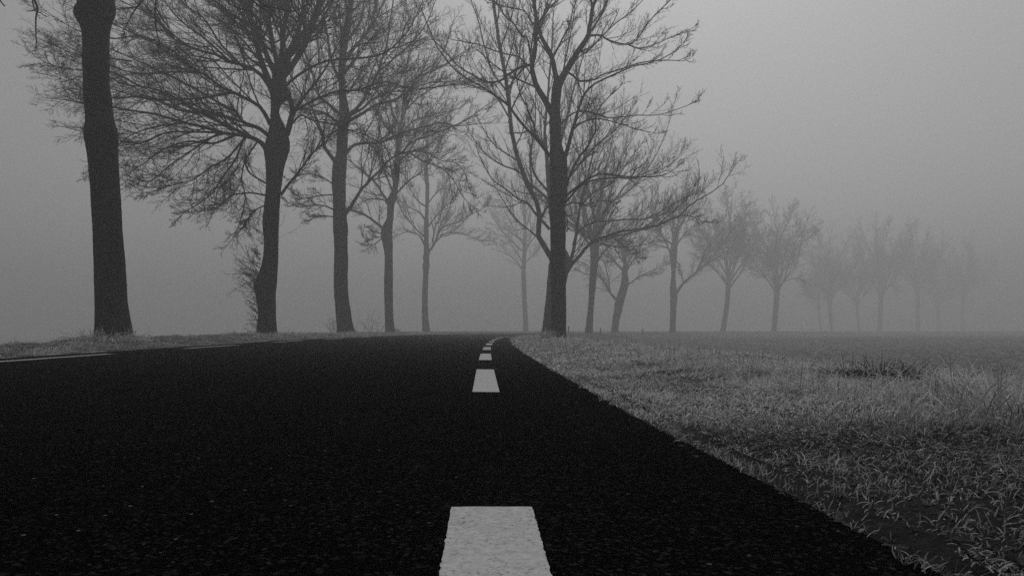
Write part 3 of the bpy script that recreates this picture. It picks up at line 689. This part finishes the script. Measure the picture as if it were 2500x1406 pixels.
# --- the tree right behind it
T6bT = [(820, 1321, 1362), (800, 1324, 1364), (760, 1329, 1368), (720, 1333, 1374), (690, 1335, 1382), (665, 1337, 1388), (645, 1340, 1392), (625, 1344, 1390), (600, 1346, 1378), (560, 1344, 1366), (500, 1338, 1356), (450, 1334, 1350), (400, 1331, 1345)]
T6bL = [([(1350, 645), (1342, 623), (1315, 580), (1313, 540), (1312, 502), (1281, 441), (1251, 345), (1243, 280), (1239, 224), (1221, 121), (1213, 60), (1203, 0), (1200, -80)], 16, 9, -.25),
        ([(1384, 660), (1391, 640), (1400, 610), (1409, 556), (1416, 503), (1430, 450), (1445, 390), (1455, 340)], 13, 4, .2), ([(1384, 665), (1400, 640), (1422, 619), (1434, 600), (1460, 585), (1491, 575), (1525, 563), (1563, 561), (1600, 553), (1632, 538), (1663, 525), (1688, 497), (1725, 478), (1762, 452), (1774, 434)], 11, 2.5, -.1),
        ([(1400, 600), (1413, 566), (1453, 541), (1475, 541), (1538, 536), (1569, 536), (1600, 525), (1640, 500), (1680, 480)], 7, 2.5, -.15), ([(1344, 500), (1328, 477), (1296, 449), (1264, 417), (1221, 400), (1180, 370), (1150, 330)], 8, 3, .2), ([(1342, 560), (1307, 522), (1290, 498), (1264, 486), (1232, 460), (1200, 436), (1170, 380)], 8, 3, .1),
        ([(1340, 470), (1307, 428), (1296, 385), (1300, 353), (1295, 300)], 7, 3, -.1), ([(1338, 420), (1335, 380), (1330, 330), (1338, 240), (1345, 150), (1350, 60)], 12, 5, .1), ([(1340, 430), (1360, 380), (1380, 300), (1400, 220), (1420, 150)], 10, 4, .2),
        ([(1345, 480), (1400, 420), (1450, 360), (1500, 320), (1540, 270)], 8, 3, .2), ([(1240, 225), (1205, 180), (1185, 120), (1170, 60), (1150, 0)], 6, 3, .1), ([(1239, 224), (1260, 180), (1270, 120), (1275, 60)], 6, 3, -.2), ([(1221, 121), (1235, 80), (1250, 40), (1260, -20)], 5, 3, .2),
        ([(1663, 525), (1690, 530), (1715, 540), (1745, 545)], 3, 1.8, .1), ([(1491, 575), (1520, 600), (1545, 620), (1568, 632)], 3, 1.8, -.1), ([(1245, 290), (1215, 240), (1190, 215), (1160, 190)], 5, 2.5, .1), ([(1416, 503), (1450, 470), (1490, 450), (1530, 400), (1560, 360)], 6, 2.5, .1), ([(1600, 553), (1640, 520), (1670, 490), (1700, 450)], 4, 2, .2)]
tree("roadside_tree", "trunk half hidden behind the tall dark one, forking low, long low limb to the right", 38.0, T6bT, T6bL,
     dict(m1=13, l1=.38, m2=9, l2=.5, m3=4, l3=.5, trop=(.006, 0, .085), rmin=.0066, tip=.12, L1max=3.6), 18)

# --- right row going away
T8T = [(815, 1427, 1449), (800, 1429, 1447.5), (744, 1436, 1450), (700, 1438, 1455), (682, 1439, 1456), (644, 1441, 1460), (615, 1441, 1462), (588, 1441, 1461), (560, 1443, 1460)]
T8L = [([(1452, 592), (1466, 556), (1481, 510), (1500, 488), (1528, 472), (1560, 440), (1600, 380), (1630, 310)], 11, 4, .1), ([(1450, 585), (1452, 540), (1440, 480), (1420, 400), (1400, 330), (1390, 260)], 11, 4, -.1), ([(1445, 605), (1420, 570), (1400, 530), (1385, 480), (1360, 420)], 7, 3, .2),
       ([(1456, 640), (1485, 603), (1525, 575), (1560, 560), (1600, 560)], 7, 2.5, -.2), ([(1454, 560), (1465, 500), (1475, 430), (1490, 370), (1500, 300)], 8, 3, .2), ([(1481, 510), (1500, 440), (1520, 380), (1550, 330)], 6, 3, -.2), ([(1500, 488), (1540, 440), (1580, 420), (1640, 400), (1665, 370)], 5, 2, .1),
       ([(1440, 480), (1410, 450), (1380, 400), (1350, 360)], 5, 2, .1), ([(1450, 600), (1430, 540), (1410, 440), (1420, 350), (1440, 280)], 6, 2.5, .3), ([(1420, 400), (1440, 340), (1450, 280), (1470, 230)], 5, 2.5, .1)]
tree("roadside_tree", "upright grey trunk just right of the overlapping pair", 66.0, T8T, T8L,
     dict(auto=7, alen=.8, m1=15, l1=.46, m2=9, l2=.5, m3=5, l3=.5, trop=(.006, 0, .09), rmin=.0095, tip=.15, sides=16), 19)
T9T = [(813, 1491, 1513), (800, 1493, 1510), (769, 1497, 1516), (732, 1503, 1525), (691, 1516, 1535), (660, 1519, 1531), (640, 1522, 1531)]
T9L = [([(1507, 735), (1488, 713), (1478, 694), (1460, 675), (1430, 668)], 8, 3, .1), ([(1524, 662), (1500, 638), (1485, 616), (1470, 590)], 6, 2, -.1), ([(1527, 665), (1544, 638), (1563, 619), (1590, 600)], 6, 2, .1), ([(1530, 697), (1563, 675), (1600, 657), (1619, 647)], 4.5, 2, .1),
       ([(1526, 645), (1530, 610), (1540, 570), (1545, 530)], 6, 2.5, .1), ([(1490, 716), (1485, 680), (1478, 650), (1470, 625)], 5, 2, .1), ([(1478, 694), (1450, 660), (1420, 640), (1390, 640)], 4, 2, -.1), ([(1528, 630), (1510, 590), (1500, 550)], 4, 2, .2)]
tree("roadside_tree", "short grey tree with a leaning crooked trunk, right of the upright grey one", 84.0, T9T, T9L,
     dict(auto=6, alen=.6, m1=12, l1=.55, m2=9, l2=.5, m3=5, l3=.5, trop=(0, 0, .01), rmin=.0105, tip=.25, sides=14), 20)
T10T = [(816, 1633, 1652), (800, 1635, 1650), (760, 1636, 1651), (722, 1636, 1654), (700, 1636, 1651), (666, 1639, 1649), (640, 1636, 1652), (619, 1635, 1653), (600, 1638, 1654), (580, 1644, 1656), (550, 1650, 1659)]
T10L = [([(1646, 722), (1669, 691), (1694, 669), (1726, 644), (1757, 625), (1795, 598)], 9, 3, .1), ([(1642, 616), (1625, 603), (1600, 597), (1575, 588)], 5, 2, -.1), ([(1650, 606), (1663, 581), (1688, 556), (1712, 530)], 6, 2.5, .1), ([(1654, 560), (1658, 520), (1668, 480), (1672, 450)], 6, 2.5, .1),
        ([(1669, 691), (1662, 665), (1657, 650)], 4, 2, .1), ([(1641, 630), (1620, 580), (1600, 550), (1590, 520)], 5, 2, .2), ([(1650, 590), (1635, 540), (1630, 490)], 5, 2, -.2), ([(1700, 665), (1720, 620), (1740, 580), (1760, 550)], 5, 2, -.1), ([(1726, 644), (1760, 600), (1790, 560)], 4, 2, .2), ([(1650, 575), (1680, 520), (1705, 480), (1725, 450)], 5, 2, .2)]
tree("roadside_tree", "grey tree with one heavy limb forking low and rising to the right", 92.0, T10T, T10L,
     dict(auto=6, alen=.45, m1=12, l1=.5, m2=9, l2=.5, m3=5, l3=.5, trop=(0, 0, .045), rmin=.011, tip=.25, sides=14), 21)
T11T = [(816, 1757, 1774), (805, 1759, 1772), (750, 1768, 1780), (698, 1772, 1784), (680, 1774, 1785)]
T11L = [([(1777, 700), (1762, 678), (1748, 658), (1735, 645), (1715, 635)], 5, 2, .1), ([(1779, 690), (1776, 650), (1778, 600), (1784, 540), (1786, 490)], 7, 2.5, .1), ([(1780, 705), (1797, 682), (1812, 662), (1832, 622), (1850, 590)], 6, 2, -.1), ([(1777, 650), (1760, 600), (1745, 560), (1735, 520)], 5, 2, .2),
        ([(1778, 620), (1800, 580), (1815, 540), (1820, 500)], 5, 2, -.2), ([(1779, 660), (1795, 620), (1800, 570), (1810, 530)], 4, 2, .2), ([(1777, 640), (1750, 620), (1725, 590), (1705, 560)], 4, 2, -.2), ([(1784, 545), (1775, 500), (1770, 470)], 4, 2, .1)]
cfgf = dict(auto=16, alen=1.25, arad=.6, ael=48, t1=.38, a1=36, m1=14, l1=.55, m2=9, l2=.5, m3=6, l3=.5, trop=(0, 0, .03), rmin=.0135, tip=.25, sides=12)
ta, *_ = tree("roadside_tree", "pale slim slightly leaning tree with a narrow brushy crown, left of the broad rounded crown", 124.0, T11T, T11L, cfgf, 22)
T12T = [(818, 1881, 1898), (808, 1883, 1896), (760, 1887, 1900), (710, 1890, 1904), (695, 1890, 1906)]
T12L = [([(1894, 712), (1880, 690), (1862, 672), (1840, 658), (1815, 646)], 7, 2.5, .1), ([(1896, 705), (1893, 660), (1892, 620), (1896, 570), (1890, 530)], 7, 2.5, .1), ([(1902, 706), (1915, 680), (1928, 638), (1944, 590), (1965, 550)], 7, 2.5, -.1), ([(1893, 640), (1870, 600), (1850, 560), (1835, 530)], 5, 2, .2),
        ([(1925, 640), (1950, 600), (1975, 580), (1990, 560)], 5, 2, -.2), ([(1903, 695), (1925, 683), (1950, 680), (1975, 690)], 4, 2, .1), ([(1896, 600), (1915, 560), (1930, 530), (1935, 510)], 5, 2, .1), ([(1870, 676), (1840, 640), (1820, 600), (1810, 560)], 5, 2, .1)]
tb, *_ = tree("roadside_tree", "pale straight tree with a broad rounded crown, halfway along the fading row", 137.0, T12T, T12L, cfgf, 23)

# --- last trees, almost lost in the fog: copies of the two above with their parts
def copy_tree(src, loc, rz, sc, label):
    r = src.copy(); SC.collection.objects.link(r)
    r.location = loc; r.rotation_euler = (0, 0, rz); r.scale = sc
    r['label'] = label; r['group'] = "last trees of the row, nearly lost in the fog"
    for ch in list(src.children):
        c = ch.copy(); SC.collection.objects.link(c); c.parent = r
    return r
far = [(ta, 2005, 817, 225, 2.4, .70, "thinnest stem in the first faint clump, right of the broad rounded crown"),
       (tb, 2031, 817, 195, 2.9, .88, "faint thicker trunk leaning right in the first faint clump"),
       (ta, 2098, 817, 212, 3.5, .80, "faint trunk leaning left, next after the first faint clump"),
       (tb, 2147, 817, 202, .4, 1.0, "faint straight forked trunk, right of the left-leaning faint one"),
       (ta, 2241, 818, 225, 1.1, 1.1, "faint single trunk standing alone, third from the end of the row"),
       (tb, 2292, 818, 265, 2.0, .9, "barely visible thin trunk, last but one of the row"),
       (ta, 2350, 818, 270, 4.2, 1.1, "barely visible trunk at the very end of the row")]
for src, x, y, Y, rz, s, lab in far:
    p = px(x, y, Y); k = s * 1.2
    copy_tree(src, p, rz, (k, k, k * 1.08), lab)

# ------------------------------------------------------------------ shrubs, weeds and posts
def shrub(label, x, y, Y, n, h, spread, seed, r=.006, cat="shrub", name="bare_shrub", cluster=.15, kids=7):
    rng = np.random.default_rng(seed)
    p = px(x, y, Y); p[2] -= .05
    root = empty(name, p); tag(root, label, cat)
    s = np.c_[rng.normal(0, cluster, n), rng.normal(0, cluster, n), np.zeros(n)]
    d = np.c_[rng.normal(0, spread, n), rng.normal(0, spread, n), np.ones(n)]
    bag1 = Bag()
    A = grow(rng, s, d, rng.uniform(.6, 1.1, n) * h, np.full(n, r), 8, .10, np.array([0, 0, .02])); bag1.add(*tubes(A[0], A[1], 4))
    one = name == "dry_weed"
    if not one: link("stem", bag1.mesh("stem"), TWIG, root)
    bag2 = bag1 if one else Bag()
    B = spawn(rng, A[0], A[1], kids, .45, 40, .25, 5, .15, np.array([0, 0, .05]), .7, r * .6); bag2.add(*tubes(B[0], B[1], 3))
    C = spawn(rng, B[0], B[1], 4, .45, 40, .2, 4, .15, np.array([0, 0, .05]), .7, r * .5); bag2.add(*tubes(C[0], C[1], 3))
    if one:
        bpy.data.objects.remove(root)
        o = link(name, bag2.mesh(name), TWIG); o.location = p; tag(o, label, cat)
    else: link("twigs", bag2.mesh("twigs"), TWIG, root)
shrub("small bare shrub at the left foot of the third trunk", 812, 817, 37.6, 7, .95, .38, 31)
shrub("larger bare shrub between the third and fourth trunks", 897, 814, 41, 9, 1.25, .40, 32, cluster=.35)
shrub("low bare scrub between the larger shrub and the fourth trunk", 918, 813, 50, 6, .9, .4, 37, r=.007, cluster=.3)
shrub("low tangled sprig at the right foot of the fourth trunk", 972, 811, 54, 8, .45, .8, 33, r=.008)
shrub("single dry weed stalk right of the ivy-clad trunk", 700, 819, 24, 1, .34, .15, 34, r=.004, cat="weed", name="dry_weed", cluster=.01, kids=4)
shrub("thin dry weed stalk beside the nearest trunk on its right", 327, 826, 13.6, 1, .3, .1, 35, r=.003, cat="weed", name="dry_weed", cluster=.01, kids=5)
for k, (x, y, Y, n, h, lab) in enumerate([(1590, 880, 11.2, 5, .2, "leftmost patch of dark dry weeds behind the frosted verge"), (1622, 884, 10.2, 6, .26, "tallest dark dry weeds in the middle of the weedy patch behind the verge"),
                                    (1655, 882, 10.8, 5, .22, "rightmost of the three dark dry weed patches behind the verge")]):
    shrub(lab, x, y, Y, n, h, .3, 40 + k, r=.0022, cat="weed", name="dry_weed", cluster=.12, kids=6)

def post(x, Y, h, label):
    p = px(x, 812, Y); p[2] = gz(p[0], Y) - .05
    w = .05
    V = []; F_ = []
    zs = [0, h * .55, h * .9, h, h + .03]; ws = [w, w * .97, w * .95, w * .93, w * .5]
    P = np.array([[[.01 * math.sin(z), 0, z] for z in zs]]); R = np.array([ws])
    V, Fc = tubes(P, R, 10, True)
    o = link("fence_post", fast_mesh("fence_post", V, Fc, False), BARK); o.location = p
    tag(o, label, "fence post", "old fence posts by the far verge")
post(1388, 62, .62, "tiny weathered post just right of the tall dark trunk's foot")
post(1569, 70, .55, "tiny weathered post between the crooked grey tree and the low-forked one")
post(1466, 66, .55, "tiny weathered post left of the crooked grey tree")

# ------------------------------------------------------------------ frosted grass
def blades(rng, x, y, z, L, W, lean, az, K=5):
    n = len(x)
    e0 = np.clip(1.35 - .55 * lean + rng.normal(0, .25, n), .1, 1.5)
    bend = np.clip(1.5 * lean + rng.normal(0, .5, n), -.2, 2.6)
    a = az.copy(); cur = rng.normal(0, .28, n)
    P = np.empty((n, K, 3)); P[:, 0] = np.c_[x, y, z]
    st = L / (K - 1)
    for k in range(1, K):
        e = e0 - bend * (k / (K - 1)) ** 1.1
        P[:, k, 0] = P[:, k - 1, 0] + st * np.cos(e) * np.cos(a)
        P[:, k, 1] = P[:, k - 1, 1] + st * np.cos(e) * np.sin(a)
        P[:, k, 2] = P[:, k - 1, 2] + st * np.sin(e)
        a = a + cur
    P[:, :, 2] = np.maximum(P[:, :, 2], (z - .004)[:, None])
    roll = rng.uniform(-.5, .5, n)
    S = np.c_[-np.sin(az) * np.cos(roll), np.cos(az) * np.cos(roll), np.sin(roll)][:, None, :]
    w = (W[:, None] * np.interp(np.linspace(0, 1, K), [0, .3, .8, 1], [.7, 1, .85, .35])[None] / 2)[..., None]
    V = np.concatenate([P - S * w, P + S * w], 1).reshape(-1, 3)
    b0 = np.arange(n)[:, None] * 2 * K
    q = np.concatenate([b0 + np.array([[k, k + 1, K + k + 1, K + k]]) for k in range(K - 1)])
    return V, [q]

gr = np.random.default_rng(77)
def field(n, ymin, ymax, xlim, lo, hi, wid, side='R', power=1.0, tall=None):
    """scatter blades in view between ymin and ymax"""
    u = gr.random(n)
    y = ymin * (ymax / ymin) ** (u ** power)
    if side == 'R':
        c = np.interp(y, PATH[:, 1][PATH[:, 1] < 60], PATH[:, 0][PATH[:, 1] < 60])
        x = c + .64 + (xlim(y) - c - .64) * gr.random(n) ** 1.25
    else:
        c = np.interp(y, PATH[:, 1][PATH[:, 1] < 60], PATH[:, 0][PATH[:, 1] < 60])
        x = c - 5.55 - 2.6 * gr.random(n) ** 1.2
    d = offset(x, y) if ymax > 30 else x - np.interp(y, PATH[:400, 1], PATH[:400, 0])
    return x, y, d
bag = Bag(); bag_f = Bag(); bag_n = Bag()
def add_region(n, ymin, ymax, xlim, lo, hi, wid, side='R', power=1.0):
    x, y, d = field(n, ymin, ymax, xlim, lo, hi, wid, side, power)
    cl = wnoise(x, y, 2.6, 2) * .5 + wnoise(x, y, 7.0, 9) * .5
    if side == 'R':
        edge = smooth(.66, 1.25, d + .08 * wnoise(x, y, 3.0, 4))
        near = 1 - smooth(1.5, 2.8, y)
        dens = np.clip(.40 + edge + .5 * cl, .06, 1) * np.where(d < .80, .6, 1) * (1 - .75 * near * (1 - smooth(1.1, 1.9, d + .2 * wnoise(x, y, 2.2, 8))))
        big_ = wnoise(x, y, .9, 15)
        size = (.25 + .35 * edge + .45 * smooth(1.2, 2.2, d) * (1 - .5 * smooth(3.0, 4.5, d))) * (1 + .5 * cl + .35 * big_)
    else:
        edge = smooth(-5.6, -6.5, d)
        dens = np.clip(.4 + edge + .3 * cl, .1, 1); size = (.35 + .5 * edge) * (1 + .3 * cl)
    keep = (gr.random(n) < dens) & ((d > .69 + .03 * wnoise(x, y, 7, 5) + .035 * (1 - smooth(1.2, 3.5, y))) if side == 'R' else (d < -5.66 + .08 * wnoise(x, y, 2, 5)))
    keep &= ((x - 2.47) ** 2 + ((y - 4.92) * .6) ** 2 > .05) | (gr.random(n) < .12)      # bare patch round the dark tussock
    x, y, d, size = x[keep], y[keep], d[keep], size[keep]
    m = len(x)
    L = gr.uniform(lo, hi, m) * np.clip(size, .22, 2.2)
    L = np.where(gr.random(m) < .1, L * 1.7, L)
    W = wid * gr.uniform(.6, 1.3, m)
    az_ = 2.0 * wnoise(x, y, 1.1, 11) + gr.normal(0, 1.2, m)
    lean = np.clip(gr.normal(1.0, .38, m) + .3 * wnoise(x, y, 4, 13), .05, 1.6)
    if side == 'R':
        lean = np.where(d < .8, lean * .5, lean) + .3 * smooth(3.0, 4.5, d)
        # little frosted weeds beside the asphalt
        weed = (gr.random(m) < .75 * (1 - smooth(.9, 1.8, d)))
        L = np.where(weed, gr.uniform(.012, .034, m) * (1 + y / 10), L); W = np.where(weed, W * 1.25, W)
    z = ground_z(x, y, d) - .004
    if side == 'R': z = np.where(d < .73, road_z(d, y) + .001, z)
    K_ = 5 if ymax < 10 else 4
    far_ = (d > 3.9 + .6 * wnoise(x, y, .8, 6)) if side == 'R' else np.zeros(m, bool)
    near_ = (gr.random(m) < (1 - smooth(1.6, 4.2, y + .35 * wnoise(x, y, 1.5, 12)) if side == 'R' else .6 * (1 - smooth(18, 30, y)))) & (~far_)  # blades given the vignette-darkened colour: near right verge and left verge
    for sel, bg_ in ((~far_ & ~near_, bag), (far_, bag_f), (near_, bag_n)):
        if sel.any(): bg_.add(*blades(gr, x[sel], y[sel], z[sel], L[sel], W[sel], lean[sel], az_[sel], K_))
xr = lambda y: .80 * y + .6
add_region(120000, .85, 3.2, xr, .03, .10, .0024)
add_region(170000, 2.8, 7.5, xr, .03, .10, .0036)
add_region(170000, 7.0, 18, lambda y: .78 * y + .5, .03, .085, .0085)
add_region(130000, 17, 60, lambda y: .75 * y, .04, .10, .022)
add_region(55000, 6.0, 22, None, .03, .075, .008, 'L')
add_region(40000, 20, 58, None, .04, .10, .018, 'L')
o = link("frosted_grass", bag.mesh("frosted_grass"), GRASS)
tag(o, "white-frosted short grass and small weeds covering the road verges", "grass", kind='stuff')
o = link("verge_weeds", bag_n.mesh("verge_weeds"), NEARGRASS)
tag(o, "grass and weeds beside the asphalt at bottom right, vignette darkening painted into their colour", "grass", kind='stuff')
# dead leaves trodden into the verge, some blown onto the asphalt edge
nl = 2200
ly = gr.uniform(.85, 5.0, nl) ; lc = np.interp(ly, PATH[:400, 1], PATH[:400, 0])
lx = lc + .70 + np.abs(gr.normal(0, .75, nl)) - .10 * (gr.random(nl) < .06)
lz = np.where(lx - lc < .74, road_z(lx - lc, ly) + .006, ground_z(lx, ly, lx - lc) + .003)
la = gr.uniform(0, 6.28, nl); ls = gr.uniform(.004, .013, nl)
pts = np.array([(-1, 0), (-.3, .55), (.5, .45), (1, 0), (.45, -.5), (-.4, -.5)])
tz = gr.normal(0, .35, (nl, 2))
LX = lx[:, None] + ls[:, None] * (pts[:, 0] * np.cos(la)[:, None] - pts[:, 1] * np.sin(la)[:, None])
LY = ly[:, None] + ls[:, None] * (pts[:, 0] * np.sin(la)[:, None] + pts[:, 1] * np.cos(la)[:, None])
LZ = lz[:, None] + np.abs(ls[:, None] * (pts[:, 0] * tz[:, :1] + pts[:, 1] * tz[:, 1:]))
o = link("leaf_litter", fast_mesh("leaf_litter", np.stack([LX, LY, LZ], -1).reshape(-1, 3), [np.arange(nl * 6).reshape(nl, 6)], False), LITTER)
tag(o, "dark dead leaves littering the bare verge beside the asphalt at bottom right", "leaves", kind='stuff')
o = link("field_grass", bag_f.mesh("field_grass"), FIELDGRASS)
tag(o, "darker matted grass of the low field beyond the frosted right verge", "grass", kind='stuff')

# longer tufts: things one can tell apart
def tuft(label, x, y, n, h, spread, seed, wid=.004, leanmu=.7, name="grass_tuft", m=GRASS, group=None):
    r = np.random.default_rng(seed)
    zz = gz(x, y)
    root_x = r.normal(0, spread, n); root_y = r.normal(0, spread * .7, n)
    az_ = np.arctan2(root_y, root_x) + r.normal(0, .8, n)
    gzs = ground_z(x + root_x, y + root_y) - zz
    V, Fc = blades(r, root_x, root_y, gzs - .01, h * r.uniform(.5, 1.15, n), np.full(n, wid), np.clip(r.normal(leanmu, .25, n), .1, 1.3), az_)
    o = link(name, fast_mesh(name, V, Fc), m); o.location = (x, y, zz)
    tag(o, label, "grass tuft", group)
tuft("ring of long grass blades hanging over the foot of the nearest trunk", -7.45, 13.55, 1300, .34, .30, 51, .008, 1.0)
tuft("tall dead grass tuft at the left foot of the double trunk", 1.14, 24.6, 260, .42, .12, 52, .014, .5)
tuft("low dead grass tuft at the front of the tall dark trunk's foot", 1.50, 24.3, 300, .30, .20, 53, .014, .9)
tuft("small grass collar around the foot of the third trunk", -8.35, 37.3, 260, .28, .38, 58, .018, .8)
tuft("small grass collar around the foot of the ivy-clad trunk", -8.05, 24.0, 300, .20, .36, 59, .012, .9)
tuft("tall upright frosted grass tuft at the right border of the photo", 1.98, 2.95, 260, .27, .10, 54, .0055, .45)
tuft("broad arching grass tussock on the verge, nearer than the dark mound", 1.72, 4.15, 520, .19, .16, 55, .0042, 1.0)
tuft("rounded tussock in the frosted grass on the right, coloured dark for a shaded hollow", 2.52, 5.12, 2600, .19, .13, 56, .0045, 1.1, m=DARKGRASS)
tuft("thick tangle of frosted grass between the arching tussock and the right border", 2.9, 4.9, 420, .20, .24, 60, .0042, .9)
tuft("loose sheaf of long frosted blades bending over the right verge", 2.55, 4.2, 260, .24, .16, 57, .0044, .9)

# ------------------------------------------------------------------ haze
me = bpy.data.meshes.new("haze")
X0, X1, Y0, Y1, Z0, Z1 = -480, 480, -58, 590, -4.2, 29.0
vv = [(x, y, z) for x in (X0, X1) for y in (Y0, Y1) for z in (Z0, Z1)]
me.from_pydata(vv, [], [(0, 1, 3, 2), (4, 6, 7, 5), (0, 4, 5, 1), (2, 3, 7, 6), (0, 2, 6, 4), (1, 5, 7, 3)])
hm = bpy.data.materials.new("haze"); hm.use_nodes = True
t = hm.node_tree; t.nodes.clear()
out = t.nodes.new("ShaderNodeOutputMaterial")
pv = t.nodes.new("ShaderNodeVolumePrincipled")
pv.inputs['Density'].default_value = HAZE_DENSITY
pv.inputs['Color'].default_value = (.85, .85, .85, 1)
pv.inputs['Anisotropy'].default_value = 0.42
t.links.new(pv.outputs[0], out.inputs['Volume'])
o = link("haze", me, hm)
tag(o, "pale even fog filling the air over the road and the fields", "fog", kind='stuff')
